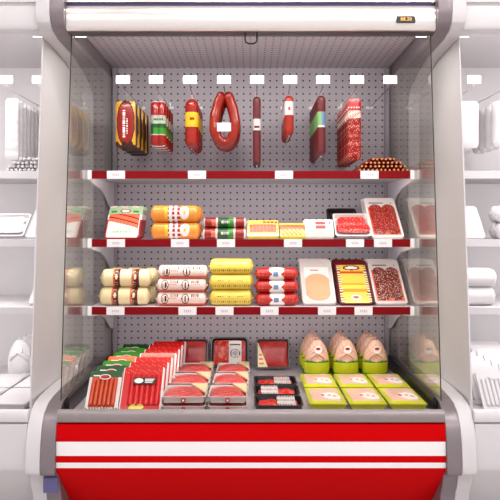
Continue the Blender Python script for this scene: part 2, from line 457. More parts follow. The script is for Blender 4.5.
# ------------------------------------------------------------------ product makers
M_SEG = 26
def caps(r, L, e=.55, n=9, p=2.2):
    """capsule profile centred on 0, total length L; e: end length in radii"""
    E = r*e; pr = []
    for i in range(n+1):
        a = PI/2*i/n
        pr.append((r*math.sin(a)**(2/p) if i else r*.12, -L/2 + E*(1-math.cos(a))))
    m = M_SEG
    pr += [(r, -L/2+E+(L-2*E)*k/m) for k in range(1, m)]
    pr += [(a, -b) for a, b in reversed(pr[:n+1])]
    return pr
def loop(parent, z, m='chrome', low=-.03):
    """string loop over the hook wire; parent origin hangs at the wire"""
    MB().tube([(.0055*math.sin(2*PI*k/14), 0, -.0085+.0115*math.cos(2*PI*k/14)) for k in range(14)], .0009, 5, closed=True).build('hanging_loop', G['film_white'], parent)
    if z < -.021: MB().tube([(0, 0, -.0205), (0, 0, z)], .001, 5).build('string', G['film_white'], parent)
def row(proto, n, y0, dy, x, base, z=None, jig=.0):
    """further copies behind the first one on a hook"""
    out = [proto]
    for i in range(1, n):
        p = proto.location
        c = dup(proto, (x, y0+dy*i, p.z), base % ORD[i], rz=proto.rotation_euler.z+random.uniform(-jig, jig)); out.append(c)
    proto['label'] = base % ORD[0]
    return out

# 1 yellow and black packet
t = thing('sausage_packet', (HOOKX[0], 2.63, HZ)); tag(t, cat='sausage packet', group='yellow and black packets on the first hook')
loop(t, -.044)
def p1(u, v):
    e = ((u-.49)/.38)**2+((v-.53)/.44)**2
    if v < .10+.05*math.sin(u*19): return 3
    if u > .93: return 3
    if e < 1:
        if .34 < u < .46 and .22 < v < .8 and (v*22 % 1) < .74: return 2
        if .52 < u < .58 and .3 < v < .62 and (v*30 % 1) < .6: return 2
        return 1
    if e < 1.28: return 3
    return 0
MB().slab(.088, .195, .012, r=.018, nx=34, nz=50, paint=p1, bulge=.012, back=0, side=3, z0=-.238).build('wrapper', [G['packet_yellow'], G['packet_red'], G['white_print'], G['bark']], t)
pk1 = row(t, 4, 2.63, .095, HOOKX[0], 'yellow and black packet with red oval on the leftmost hook, %s', jig=.03)

# 2 green-labelled twin packet
t = thing('sausage_packet', (HOOKX[1], 2.63, HZ)); tag(t, cat='sausage packet', group='green-labelled packets on the second hook')
loop(t, -.045)
def p2(u, v):
    if .68 > v > .24:
        if abs(v-.655) < .02 or abs(v-.25) < .02: return 3
        if v > .5: return 4 if .56 < v < .62 and (u*9 % 1) < .6 and .15 < u < .85 else (5 if (v*31+u*3) % 1 < .6 else 3)
        if v < .4 and u > .2: return 2
        return 4
    if v > .97 or v < .03: return 3
    return 0
MB().slab(.064, .19, .014, r=.016, nx=30, nz=44, paint=p2, bulge=.014, back=0, side=0, z0=-.234, bump=lambda u, v: .006*abs(math.sin(PI*2*u))).build(
    'wrapper', [G['sausage_red'], G['white_print'], G['green'], G['film_grey'], G['dark_green'], G['pale_green']], t)
pk2 = row(t, 4, 2.63, .075, HOOKX[1], 'small red packet with green label on the second hook, %s', jig=.05)

def hang_sausage(hx, y, r, L, z_top, mats, paint, cat, grp, clip='chrome'):
    t = thing('hanging_sausage', (hx, y, HZ)); tag(t, cat=cat, group=grp)
    loop(t, -z_top)
    pr = [(a, b-z_top-L/2) for a, b in caps(r, L, 1.1)]
    MB().lathe(pr, 28, 'Z', paint=paint).build('casing', mats, t)
    MB().lathe([(.0015, -z_top-L-.008), (.004, -z_top-L-.006), (.003, -z_top-L+.002)], 10).build('end_clip', G[clip], t)
    return t
def band(a, b, A=0, B=1, edge=None):
    def f(h, ang):
        if a < h < b: return B
        return A
    return f
# 3 sausage with yellow band
def p3(h, a):
    if .42 < h < .72:
        if .55 < h < .62 and .70 < a < .82: return 2
        return 1
    return 0
t = hang_sausage(HOOKX[2], 2.63, .0285, .205, .032, [G['sausage_red'], G['yellow'], G['red'], G['film_white']], p3, 'sausage', 'yellow-banded sausages on the third hook')
row(t, 4, 2.63, .072, HOOKX[2], 'thick red sausage with a yellow band on the third hook, %s')
# 4 ring sausage
def ring():
    t = thing('ring_sausage', (HOOKX[3], 2.62, HZ)); tag(t, cat='sausage', group='ring sausages on the fourth hook')
    pts = []; R = []
    n = 48
    for k in range(n+1):
        a = PI/2+.10 + (2*PI-.20)*k/n
        x = .041*math.cos(a)*(1-.33*math.sin(a)); z = .103*math.sin(a)
        pts.append((x, .004*math.sin(3*a), z-.113)); R.append(.0215*min(1, (.25+min(k, n-k)/3.))*(1+.03*math.sin(k*1.3)))
    MB().tube(pts, R, 16).build('casing', G['ring_red'], t)
    MB().tube([(-.006, 0, -.005), (-.003, 0, .004), (.003, 0, .004), (.006, 0, -.005)], .0012, 6).build('string', G['film_white'], t)
    return t
t = ring(); row(t, 3, 2.62, .07, HOOKX[3], 'red ring sausage looped over the fourth hook, %s')
# 5 long thin sausage
def p5(h, a):
    if .5 < h < .66: return 2 if (.53 < h < .57 and .66 < a < .84) else 1
    return 3 if h < .035 else 0
t = hang_sausage(HOOKX[4], 2.63, .0165, .285, .022, [G['plum'], G['film_white'], G['maroon'], G['bark']], p5, 'sausage', 'thin plum sausages on the fifth hook')
row(t, 3, 2.63, .08, HOOKX[4]+.001, 'long thin plum sausage with white label on the fifth hook, %s')
# 6 short
def p6(h, a):
    if .5 < h < .84: return 2 if (.6 < h < .7 and .7 < a < .8) else 1
    return 0
t = hang_sausage(HOOKX[5], 2.62, .0195, .165, .02, [G['brick'], G['film_white'], G['red']], p6, 'sausage', 'short red sausages on the sixth hook')
row(t, 5, 2.62, .062, HOOKX[5], 'short red sausage with cream label on the sixth hook, %s')
# 7
def p7(h, a):
    if .46 < h < .74:
        if (h*31 % 1) < .3 and .6 < a < .9: return 3
        return 1 if a < .74 else 2
    return 0
t = hang_sausage(HOOKX[6], 2.62, .0185, .25, .02, [G['plum'], G['mint'], G['blue_label'], G['film_white']], p7, 'sausage', 'blue-green labelled sausages on the seventh hook')
row(t, 7, 2.62, .052, HOOKX[6], 'brown-red sausage with a blue-green label on the seventh hook, %s')
# 8 salami packs
t = thing('salami_pack', (HOOKX[7], 2.62, HZ)); tag(t, cat='salami pack', group='salami packs on the eighth hook')
loop(t, -.034)
def p8(u, v):
    if v > .9: return 1
    if v > .8: return 2 if (u*5 % 1) < .55 and v < .87 and v > .83 else 1
    if v > .68: return 2 if ((u*7+v*30) % 1) < .5 else 3
    return 0
MB().slab(.054, .255, .008, r=.012, nx=20, nz=50, paint=p8, bulge=.008, back=0, side=0, z0=-.288, bump=lambda u, v: .003*abs(math.sin(PI*7*v)) if v < .68 else 0).build(
    'wrapper', [G['salami'], G['red'], G['white_print'], G['frank_light']], t)
pk8 = row(t, 8, 2.62, .046, HOOKX[7], 'tall red sliced salami pack on the eighth hook, %s', jig=.04)

# ------------------------------------------------------------------ heap of thin sausages on the top shelf
def thin_sausage():
    t = thing('thin_sausage'); tag(t, 'thin orange-brown dried sausage in the heap on the top shelf', 'sausage', 'thin sausages heaped on the top shelf')
    pr = [(a, b) for a, b in caps(.0072, .13, .9, n=5)]
    MB().lathe(pr, 12, 'X').build('casing', G['ring_red'], t)
    MB().lathe([(.0016, .0635), (.0042, .069)], 8, 'X').build('casing_end', G['tan'], t)
    MB().lathe([(.0016, -.0635), (.0042, -.069)], 8, 'X').build('casing_end', G['tan'], t)
    return t
heap = []; th = None
zt = 1.4212
rows_n = [12, 11, 9, 6]
for rw, n in enumerate(rows_n):
    for k in range(n):
        for dpt in (0, 1):
            x = .545 + (k-(n-1)/2)*.0172 - .012 + (dpt*.004)
            loc = (x+random.uniform(-.0012, .0012), 2.60+dpt*.145+random.uniform(-.004, .004), zt+.0078+rw*.0145+random.uniform(0, .0015))
            if th is None: th = c = thin_sausage()
            else: c = copy_tree(th)
            c.location = loc; c.rotation_euler = (0, 0, PI/2+random.uniform(-.01, .01)); heap.append(c)

# ------------------------------------------------------------------ middle shelf
D2 = 1.1485; D3 = .8775
def lean(o, deg): o.rotation_euler.x = -math.radians(deg); return o
def pack(name, cat, grp, loc, deg, fn):
    t = thing(name, loc, rx=-math.radians(deg)); tag(t, cat=cat, group=grp); fn(t); return t
def behind(t, n, dy, base, dx=0, dz=0):
    t['label'] = base % ORD[0]; out = [t]
    for i in range(1, n):
        l = t.location; out.append(dup(t, (l.x+dx*i, l.y+dy*i, l.z+dz*i), base % ORD[i]))
    return out
# a pale frankfurter pack
def fa(t):
    def p(u, v):
        if v < .55 and (u < .05 or u > .95): return 1
        if v > .93: return 3 if (u*3 % 1) < .6 else 2
        if ((u-.5)/.16)**2+((v-.80)/.075)**2 < 1: return 0 if ((u-.5)/.12)**2+((v-.8)/.045)**2 < 1 else 1
        if .1 < u < .25 and .76 < v < .82 or .72 < u < .88 and .76 < v < .82: return 4
        if .05 < u < .93 and .24+.26*(1-u) < v < .7: 
            w = (v - (.24+.26*(1-u)))
            return 5 if (w*6.5 % 1) < .72 else 6
        if .2 < u < .72 and .12 < v < .19 and (u*16 % 1) < .7: return 2
        return 0 if v < .7 else 2
    MB().slab(.144, .178, .012, r=.016, nx=44, nz=44, paint=p, bulge=.008, side=1, back=1).build('wrapper', [G['white_print'], G['red'], G['pale_green'], G['pink_white'], G['green'], G['frank_light'], G['brick']], t)
t = pack('frankfurter_pack', 'sausage packet', 'frankfurter packs on the middle shelf', (-.53, 2.585, D2+.001), 42, fa)
frk = behind(t, 4, .034, 'pale frankfurter pack leaning back on the middle shelf, %s')

# logs
def log(name, r, L, paint, mats, grp, cat='sausage', tail='tan', e=.55):
    t = thing(name); tag(t, cat=cat, group=grp)
    global M_SEG
    M_SEG = 64
    pr = caps(r, L-.011, e); M_SEG = 26
    MB().lathe(pr, 64, 'X', paint=paint).build('casing', mats, t)
    for s in (-1, 1):
        MB().lathe([(.004, s*(L/2-.0065)), (.0035, s*(L/2-.003)), (.0055, s*L/2)], 10, 'X').build('tied_end', G[tail], t)
    return t
def stack(proto, spots, labels):
    for i, (s, lb) in enumerate(zip(spots, labels)):
        if i == 0: proto.location = s; proto['label'] = lb
        else: dup(proto, s, lb)
# visible side of a lying sausage is angle fraction ~ .5 (towards -y); up is .25
def po(h, a):
    if .30 < a < .72 or True:
        if ((h-.70)/.095)**2+((a-.47)/.14)**2 < 1: return 3 if ((h-.70)/.06)**2+((a-.47)/.08)**2 < .25 else 1
        if .36 < h < .62 and .28 < a < .68:
            return 2 if (h*9 % 1) < .5 and (a*11 % 1) < .75 else 1
        if .3 < h < .36 and .35 < a < .6: return 3
    return 0
t = log('orange_sausage', .0348, .212, po, [G['amber'], G['white_print'], G['red'], G['yellow']], 'orange sausages on the middle shelf', tail='amber')
xo = X(176, 2.6)
stack(t, [(xo, 2.595, D2+.0352), (xo-.002, 2.598, D2+.105), (xo+.004, 2.668, D2+.0352), (xo+.004, 2.672, D2+.105)],
      ['thick orange sausage, bottom front one of the stack on the middle shelf', 'thick orange sausage, top front one of the stack on the middle shelf',
       'thick orange sausage lying behind the bottom front one on the middle shelf', 'thick orange sausage lying behind the top front one on the middle shelf'])
org = t
def pg(h, a):
    if h < .05 or h > .95: return 3
    if .36 < h < .70:
        if .42 < h < .62 and .44 < a < .52 and (h*40 % 1) < .6: return 3
        return 1 if h < .58 else 2
    if abs(h-.33) < .02 or abs(h-.73) < .02: return 3
    if .2 < h < .3 and .4 < a < .6: return 4
    return 0
t = log('green_labelled_sausage', .0225, .19, pg, [G['sausage_red'], G['dark_green'], G['green'], G['film_white'], G['frank_light']], 'green-labelled sausages on the middle shelf', tail='film_white', e=.4)
xg = X(224.5, 2.6)
stack(t, [(xg, 2.585, D2+.023), (xg+.001, 2.60, D2+.0685), (xg, 2.632, D2+.023), (xg, 2.648, D2+.0685)],
      ['red sausage with green label, bottom front one beside the orange sausages', 'red sausage with green label, top front one beside the orange sausages',
       'red sausage with green label behind the bottom front one', 'red sausage with green label behind the top front one'])
# d yellow pack
def fd(t):
    def p(u, v):
        if v > .8: return 1 if u > .5 and (u*8 % 1) < .8 and v < .93 else 0
        if .08 < u < .92 and .22 < v < .72: return 2 if ((u*9+.4*v) % 1) < .6 else 3
        if v < .12: return 4
        return 0
    MB().slab(.128, .082, .022, r=.005, nx=40, nz=24, paint=p, bulge=.004, side=0, back=0).build('wrapper', [G['yellow_pale'], G['red'], G['frank'], G['orange'], G['white_print']], t)
t = pack('small_sausage_pack', 'sausage packet', 'yellow sausage packs on the middle shelf', (X(263, 2.56), 2.585, D2+.001), 38, fd)
behind(t, 2, .05, 'small yellow pack with orange sausages printed on it, %s')
def fe(t):
    def p(u, v):
        if v > .86: return 0
        if ((u*6+v*3) % 1) < .3: return 2
        return 1 if v > .5 else 0
    MB().slab(.105, .068, .02, r=.005, nx=36, nz=20, paint=p, bulge=.004, side=0, back=0).build('wrapper', [G['yellow_pale'], G['orange'], G['frank']], t)
t = pack('small_sausage_pack', 'sausage packet', 'orange sausage packs on the middle shelf', (X(293, 2.56), 2.58, D2+.001), 38, fe)
behind(t, 2, .05, 'smallest orange pack between the yellow and the white pack, %s')
def ff(t):
    def p(u, v):
        if .38 < u < .72 and .42 < v < .84: return 1 if not .61 < v < .66 else 0
        if .84 < u < .9 and .7 < v < .85: return 1
        if v < .2: return 2
        if .2 < u < .8 and .28 < v < .33 and (u*22 % 1) < .6: return 3
        return 0
    MB().slab(.117, .085, .022, r=.005, nx=40, nz=24, paint=p, bulge=.003, side=0, back=0).build('wrapper', [G['white_print'], G['red'], G['cream'], G['ink_grey']], t)
t = pack('small_meat_pack', 'meat pack', 'white packs on the middle shelf', (X(320, 2.56), 2.585, D2+.001), 36, ff)
behind(t, 2, .05, 'small white pack with a red label block, %s')

# open trays
def tray(mb, w, h, d, r=.012, wall=.004, mi=0, z0=0, T=None, rim=.004):
    """standing tray opening towards -y: frame + recessed back"""
    n = 8
    def rr(w, h, r):
        pts = []
        for cx, cz, a0 in ((w/2-r, h/2-r, 0), (-w/2+r, h/2-r, PI/2), (-w/2+r, -h/2+r, PI), (w/2-r, -h/2+r, 3*PI/2)):
            for k in range(n+1):
                a = a0+PI/2*k/n; pts.append((cx+r*math.cos(a), cz+r*math.sin(a)))
        return pts
    rings = [(rr(w-.012, h-.012, r), 0), (rr(w-.002, h-.002, r), -d+.003), (rr(w+rim, h+rim, r), -d), (rr(w+rim, h+rim, r), -d-.0015), (rr(w-2*wall, h-2*wall, r), -d-.0015), (rr(w-.012-2*wall, h-.012-2*wall, r*.8), -wall)]
    N = len(rings[0][0]); vs = []; fs = []
    for pts, y in rings: vs += [(x, y, z+h/2+rim/2+z0) for x, z in pts]
    for k in range(len(rings)-1):
        for i in range(N): fs.append((k*N+i, k*N+(i+1) % N, (k+1)*N+(i+1) % N, (k+1)*N+i))
    fs += [tuple(range(N)), tuple(range((len(rings)-1)*N, len(rings)*N))[::-1]]
    mb.add(vs, fs, mi, T); return mb
def disc_rows(cols, z0, z1, n, r, y, w, mb, mi=0, sq=1.0):
    for c in range(cols):
        cx = (c-(cols-1)/2)*w
        for k in range(n):
            z = z0+(z1-z0)*k/(n-1)
            T = Matrix.Translation((cx+random.uniform(-.001, .001), y-.0006*k, z)) @ Matrix.Rotation(PI/2+.12, 4, 'X')
            mb.lathe([(r*.9, -.0012), (r, -.0006), (r, .0006), (r*.9, .0014), (.0001, .0016)], 26, 'Z', mi=mi, T=T, sy=sq)
    return mb
# g red sliced pack in a white tray
def fg(t):
    tray(MB(), .145, .135, .018).build('tray', G['film_white'], t)
    mb = MB()
    for k in range(9):
        T = Matrix.Translation((-.036+.02*(k % 5)+(.006 if k > 4 else 0), -.0165-.0007*k, .05+(.038 if k > 4 else 0))) @ Matrix.Rotation(PI/2, 4, 'X') @ Matrix.Rotation(.5*k, 4, 'Z')
        mb.lathe([(.026, -.001), (.031, 0), (.026, .002), (.0001, .003)], 20, 'Z', T=T, sy=.9)
    mb.build('meat_slices', G['slices'], t)
t = pack('sliced_meat_tray', 'meat tray', None, (X(354, 2.56), 2.575, D2+.001), 48, fg)
t['label'] = 'white tray heaped with bright red meat slices, leaning beside the salami tray'
sl_tray = t
def fg2(t):
    tray(MB(), .125, .15, .02).build('tray', G['black_plastic'], t)
    MB().slab(.075, .09, .004, r=.01, bulge=.008, mi=0, z0=.045).build('meat', G['dark_red'], t, loc=(.012, -.006, 0))
t = pack('dark_meat_tray', 'meat tray', None, (X(343, 2.7)-.003, 2.665, D2+.001), 40, fg2)
t['label'] = 'black tray with dark red meat standing behind the red sliced meat'
# h salami tray
def salami_tray(t, top='white_print', sal='salami', w=.133, L=.262):
    def p(u, v):
        if .07 < u < .93 and .05 < v < .76: return 1
        if .14 < u < .6 and .84 < v < .875 and (u*20 % 1) < .75: return 2
        if .82 < u < .87 and .84 < v < .87: return 2
        return 0
    MB().slab(w, L, .012, r=.014, nx=30, nz=40, paint=p, side=0, back=0).build('tray', [G[top], G['frank_light'], G['bark']], t)
    disc_rows(2, .040, .178, 9, .0265, -.0135, .054, MB()).build('salami_slices', G[sal], t)
LEAN = 50
def lt(name, cat, grp, px, px2, deck, fn, n, base, Y=2.56, dy=.042, deg=LEAN):
    x = (X(px, Y)+X(px2, Y))/2
    t = pack(name, cat, grp, (x, Y+.02, deck+.0015), deg, fn)
    return behind(t, n, dy, base)
sal2 = lt('salami_tray', 'salami tray', 'salami trays on the middle shelf', 373, 405, D2, lambda t: salami_tray(t), 3,
   'white-framed tray of red salami slices on the middle shelf, %s')

# ------------------------------------------------------------------ lowest shelf
def pcr(h, a):
    for c in (.33, .70):
        if abs(h-c) < .072:
            d = ((h-c)/.045)**2+((a-.47)/.09)**2
            if d < .35: return 0
            if d < 1: return 2
            if h < c-.035: return 3
            return 1 if ((h*37 % 1) < .68) or ((a*19 % 1) < .5) else 0
    return 0
t = log('cream_sausage', .0372, .218, pcr, [G['cream'], G['maroon'], G['dark_red'], G['frank_light']], 'cream sausages on the lowest shelf', tail='cream')
xo = X(126, 2.6)
stack(t, [(xo-.004, 2.60, D3+.0376), (xo+.002, 2.603, D3+.1126), (xo+.016, 2.678, D3+.0376), (xo+.018, 2.682, D3+.1126)],
      ['thick cream sausage with dark bands, bottom front one of its stack', 'thick cream sausage with dark bands, top front one of its stack',
       'thick cream sausage with dark bands, behind the bottom front one', 'thick cream sausage with dark bands, behind the top front one'])
crm = t
def pw(h, a):
    for c in (.17, .58):
        d = ((h-c)/.075)**2+((a-.48)/.13)**2
        if d < 1: return 1 if (d > .62 or (d < .35 and (h*60 % 1) < .5)) else 0
    if .46 < a < .49 and (.25 < h < .42 or .68 < h < .9) and (h*50 % 1) < .6: return 2
    if .36 < a < .44 and (.28 < h < .45 or .7 < h < .86) and (h*34 % 1) < .6: return 1
    if h > .9 or a > .58: return 2 if a > .6 else 0
    return 0
t = log('pinkish_white_sausage', .0275, .214, pw, [G['pink_white'], G['bark'], G['frank_light']], 'pinkish white sausages on the lowest shelf', tail='pink_white')
xo = X(182, 2.59)
stack(t, [(xo, 2.585, D3+.0278), (xo, 2.589, D3+.0832), (xo+.005, 2.594, D3+.1386), (xo+.004, 2.645, D3+.0278), (xo+.006, 2.649, D3+.0832)],
      ['pinkish white sausage with dark round emblems, bottom of its stack', 'pinkish white sausage with dark round emblems, middle of its stack', 'pinkish white sausage with dark round emblems, topmost of its stack',
       'pinkish white sausage lying behind the bottom one of its stack', 'pinkish white sausage lying behind the middle one of its stack'])
def py_(h, a):
    if .45 < a < .475 and (.18 < h < .32 or .42 < h < .5 or .62 < h < .78) and (h*60 % 1) < .6: return 1
    if .55 < a < .60 and (h*22 % 1) < .35: return 2
    if .30 < a < .36 and (h*15 % 1) < .4: return 3
    return 0
t = log('yellow_sausage', .0316, .186, py_, [G['lemon'], G['bark'], G['dark_green'], G['yellow_pale']], 'yellow sausages on the lowest shelf', tail='lemon')
xo = X(231, 2.59)
stack(t, [(xo, 2.59, D3+.032), (xo, 2.594, D3+.0956), (xo, 2.599, D3+.1592), (xo+.003, 2.657, D3+.032), (xo+.003, 2.661, D3+.0956), (xo+.003, 2.666, D3+.1592)],
      ['plain yellow sausage, bottom of its stack on the lowest shelf', 'plain yellow sausage, middle of its stack on the lowest shelf', 'plain yellow sausage, topmost of its stack on the lowest shelf',
       'plain yellow sausage behind the bottom one of its stack', 'plain yellow sausage behind the middle one of its stack', 'plain yellow sausage behind the topmost one of its stack'])
def pr_(h, a):
    w = .12+.10*abs(math.sin(a*PI*4))
    if abs(h-.5) < w*.8: return 2 if (abs(h-.48) < .06 and .44 < a < .56) else 1
    if .42 < a < .56 and (h*31 % 1) < .4 and (a*41 % 1) < .5: return 3
    return 0
t = log('red_sausage', .0258, .186, pr_, [G['red'], G['white_print'], G['blue_label'], G['frank_light']], 'red sausages on the lowest shelf', tail='red', e=.9)
xo = X(277, 2.58)
stack(t, [(xo, 2.583, D3+.0262), (xo-.001, 2.587, D3+.0782), (xo-.002, 2.591, D3+.1302), (xo+.001, 2.64, D3+.0262), (xo+.001, 2.644, D3+.0782)],
      ['red sausage with white middle band, bottom of its stack on the lowest shelf', 'red sausage with white middle band, second layer of its stack', 'red sausage with white middle band, topmost of its stack',
       'red sausage with white middle band, behind the bottom one', 'red sausage with white middle band, behind the second layer'])
# e ham tray
def fham(t):
    def p(u, v):
        if .12 < u < .88 and .56 < v < .82:
            if u < .14 or u > .86 or v > .805: return 2
            if .3 < u < .55 and .72 < v < .76: return 1
            if .3 < u < .7 and .6 < v < .63 and (u*30 % 1) < .6: return 2
            return 3
        if .35 < u < .62 and .91 < v < .935 and (u*26 % 1) < .7: return 2
        return 0
    MB().slab(.138, .262, .013, r=.014, nx=32, nz=48, paint=p, side=0, back=0).build('tray', [G['film_white'], G['red'], G['ink_grey'], G['white_print']], t)
    mb = MB()
    for k in range(4):
        T = Matrix.Translation((0, -.0145-.0007*k, .058+.022*k)) @ Matrix.Rotation(PI/2+.03, 4, 'X')
        mb.lathe([(.046, -.001), (.050, 0), (.050, .001), (.0001, .0012)], 32, 'Z', T=T, sy=.86)
    mb.build('ham_slices', G['peach'], t)
lt('ham_tray', 'ham tray', 'ham trays on the lowest shelf', 303.5, 336.5, D3, fham, 3, 'white tray of peach coloured ham slices on the lowest shelf, %s')
# f cheese pack
def fch(t):
    def p(u, v):
        if v > .88 or u < .05 or u > .95: return 1
        b = .05*math.sin(v*26)
        if u < .14+b*.5 or u > .86+b*.5: return 5 if (v*18 % 1) < .35 else 4
        if ((u-.5)/.26)**2+((v-.8)/.06)**2 < 1: return 2 if ((u-.5)/.2)**2+((v-.8)/.035)**2 < 1 else 5
        if .66 < v < .72: return 3
        if .24 < v < .3 or .4 < v < .43: return 6
        if ((u-.5)/.16)**2+((v-.12)/.05)**2 < 1: return 3 if ((u-.5)/.1)**2+((v-.12)/.025)**2 < 1 else 2
        return 0
    MB().slab(.14, .255, .014, r=.012, nx=40, nz=56, paint=p, bulge=.004, side=1, back=1).build('wrapper', [G['cheese'], G['dark_red'], G['white_print'], G['frank'], G['cream'], G['maroon'], G['amber']], t)
lt('cheese_sausage_pack', 'sausage packet', 'yellow sliced packs on the lowest shelf', 340.5, 374.5, D3, fch, 3, 'dark red pack with yellow slices showing on the lowest shelf, %s')
sal3 = lt('salami_tray', 'salami tray', 'salami trays on the lowest shelf', 377.2, 408.2, D3, lambda t: salami_tray(t, 'film_white', 'salami_dark'), 3,
   'white tray of dark fat-flecked salami on the lowest shelf, %s')

# ------------------------------------------------------------------ bottom tray
FZ = .541
# hot dog packs
def fhd(t, head='dark_green'):
    w, L = .118, .156
    def p(u, v):
        if v < .09: return 2 if (u*11+v*13) % 1 < .6 else 1
        if v > .82: return 2 if not (.1 < u < .3 and .86 < v < .9) else 3
        if u < .09 or u > .9: return 1
        return 0
    MB().slab(w, L, .008, r=.008, nx=36, nz=36, paint=p, side=1, back=1).build('wrapper', [G['frank'], G['film_white'], G[head], G['white_print']], t)
    mb = MB()
    for k in range(6):
        x = -.040+k*.0158
        mb.lathe([(a, b) for a, b in caps(.0074, .108, 1, n=4)], 10, 'Z', T=Matrix.Translation((x, -.010, .070)))
    mb.build('frankfurters', G['frank'], t)
    mb = MB(); T = Matrix.Translation((0, -.0182, .126)) @ Matrix.Rotation(PI/2, 4, 'X')
    mb.lathe([(.021, -.001), (.021, .001)], 28, 'Z', T=T, sy=.5, mi=0)
    T2 = Matrix.Translation((0, -.0194, .126)) @ Matrix.Rotation(PI/2, 4, 'X')
    mb.lathe([(.0175, -.0004), (.0175, .0008)], 28, 'Z', T=T2, sy=.42, mi=1)
    mb.build('emblem', [G['white_print'], G['red']], t)
hd = []
for i in range(7):
    loc = (-.533+.002*i, 2.238+.088*i, FZ+.002)
    lb = 'frankfurter pack with %s top in the bottom tray, %s'
    if i == 0:
        hd0 = pack('frankfurter_pack', 'sausage packet', 'frankfurter packs in the bottom tray', loc, 40, fhd); hd0['label'] = lb % ('green', ORD[0]); c = hd0
    elif i == 3:
        c = pack('frankfurter_pack', 'sausage packet', 'frankfurter packs in the bottom tray', loc, 40, lambda t: fhd(t, 'orange')); c['label'] = lb % ('orange', ORD[i])
    else:
        c = dup(hd0, loc, lb % ('green', ORD[i]))
        if i in (2, 4, 5):
            for ch in kids(c):
                if ch.name.startswith('wrapper'):
                    ch.material_slots[2].link = 'OBJECT'; ch.material_slots[2].material = G['green']
    hd.append(c)
def frp(t):
    w, L = .152, .168
    def p(u, v):
        if v < .13 and (((u-.32)/.09)**2+((v-.06)/.06)**2 < 1 or ((u-.48)/.09)**2+((v-.07)/.06)**2 < 1): return 3
        if .18 < u < .66 and v < .03: return 4
        if u < .03 or u > .955: return 1
        if .84 < v < .95 and (u*11+v*23) % 1 < .12: return 2
        return 0
    MB().slab(w, L, .01, r=.008, nx=40, nz=40, paint=p, side=1, back=1,
              bump=lambda u, v: .007*abs(math.sin(PI*8*(u-.18)))**.6 if .18 < u < .93 and .1 < v < .82 else 0).build('wrapper', [G['bright_red'], G['film_white'], G['frank_light'], G['yellow_pale'], G['green']], t)
    MB().box(-.034, .046, -.0205, -.0175, .094, .122).build('brand_label', G['black'], t, bevel=.001)
    mb = MB(); T = Matrix.Translation((-.014, -.0209, .108)) @ Matrix.Rotation(PI/2, 4, 'X')
    mb.lathe([(.0165, -.0003), (.0165, .0006)], 24, 'Z', T=T, sy=.6)
    for z, x1 in ((.114, .042), (.108, .039), (.102, .036)): mb.box(.008, x1, -.0215, -.0206, z-.0018, z+.0018)
    mb.build('label_print', G['white_print'], t)
rp = []
for i in range(7):
    loc = (-.395+.004*i, 2.245+.088*i, FZ+.002)
    lb = 'bright red sausage pack with black label in the bottom tray, ' + ORD[i]
    if i == 0: rp0 = pack('red_sausage_pack', 'sausage packet', 'red packs in the bottom tray', loc, 40, frp); rp0['label'] = lb; rp.append(rp0)
    else:
        rp.append(dup(rp0, loc, lb))
        if i == 3:
            for ch in kids(rp[-1]):
                if ch.name.startswith('wrapper'):
                    ch.material_slots[0].link = 'OBJECT'; ch.material_slots[0].material = G['frank']
            rp[-1]['label'] = 'orange-red sausage pack with black label in the bottom tray, fourth from the front'

# raw meat trays lying flat, two columns by three rows, two layers
def meat_tray(w, d):
    """flat tray, front bottom edge at y=0, base z=0"""
    t = thing('meat_tray'); tag(t, cat='meat tray', group='packed red meat trays in the bottom tray')
    h = .022
    T = Matrix.Translation((0, 0, 0)) @ Matrix.Rotation(-PI/2, 4, 'X')   # -y opening becomes +z
    tray(MB(), w, d, h, r=.012, wall=.003, T=Matrix.Translation((0, 0, 0)) @ Matrix(((1, 0, 0, 0), (0, 0, 1, 0), (0, -1, 0, 0), (0, 0, 0, 1)))).build('tray', G['film_white'], t)
    Tm = Matrix(((1, 0, 0, 0), (0, 0, 1, 0), (0, -1, 0, 0), (0, 0, 0, 1)))
    MB().slab(w-.014, d-.016, .006, r=.02, nx=20, nz=20, bulge=.010, z0=.010, T=Matrix.Translation((0, 0, .0115)) @ Tm, bump=lambda u, v: .0015*math.sin(9*u+5*v)).build('meat', G['meat'], t)
    mb = MB(); zl = .0245
    a, b = (w/2-.002, d+.001), (w/2-.062, d+.001); c = (w/2-.002, d*.25)
    vs = [(a[0], a[1], zl), (b[0], b[1], zl), (c[0], c[1], zl), (a[0], a[1], zl+.0055), (b[0], b[1], zl+.0055), (c[0], c[1], zl+.0055)]
    mb.add(vs, [(0, 1, 2), (3, 5, 4), (0, 3, 4, 1), (1, 4, 5, 2), (2, 5, 3, 0)], 0)
    mb.build('corner_label', G['cream'], t)['label'] = 'cream corner label'
    T = Matrix.Translation((0, .0015, .0115)) @ Matrix.Rotation(PI/2, 4, 'X')
    mb = MB(); mb.lathe([(.0085, -.0004), (.0085, .0035)], 20, 'Z', T=T, mi=0)
    T = Matrix.Translation((0, -.0022, .0115)) @ Matrix.Rotation(PI/2, 4, 'X')
    mb.lathe([(.004, -.0004), (.004, .0006)], 14, 'Z', T=T, mi=1)
    mb.build('seal', [G['red'], G['white_print']], t)
    return t
mt1 = meat_tray(.155, .165)
RW = ['front row', 'second row', 'back row']
first = True
for cidx, (xc, sc) in enumerate(((-.240, 1.), (-.083, .88))):
    for r in range(3):
        for l in range(2):
            lb = 'tray of raw red meat, %s of the %s stacks, %s layer' % (RW[r], 'left' if cidx == 0 else 'right', 'upper' if l else 'lower')
            loc = (xc+.004*r*(1 if cidx else 0), 2.228+.196*r, FZ+.001+.0335*l)
            if first: mt1.location = loc; mt1['label'] = lb; c = mt1; first = False
            else: c = dup(mt1, loc, lb)
            c.scale = (sc, 1, 1)
            c.rotation_euler.x = 0

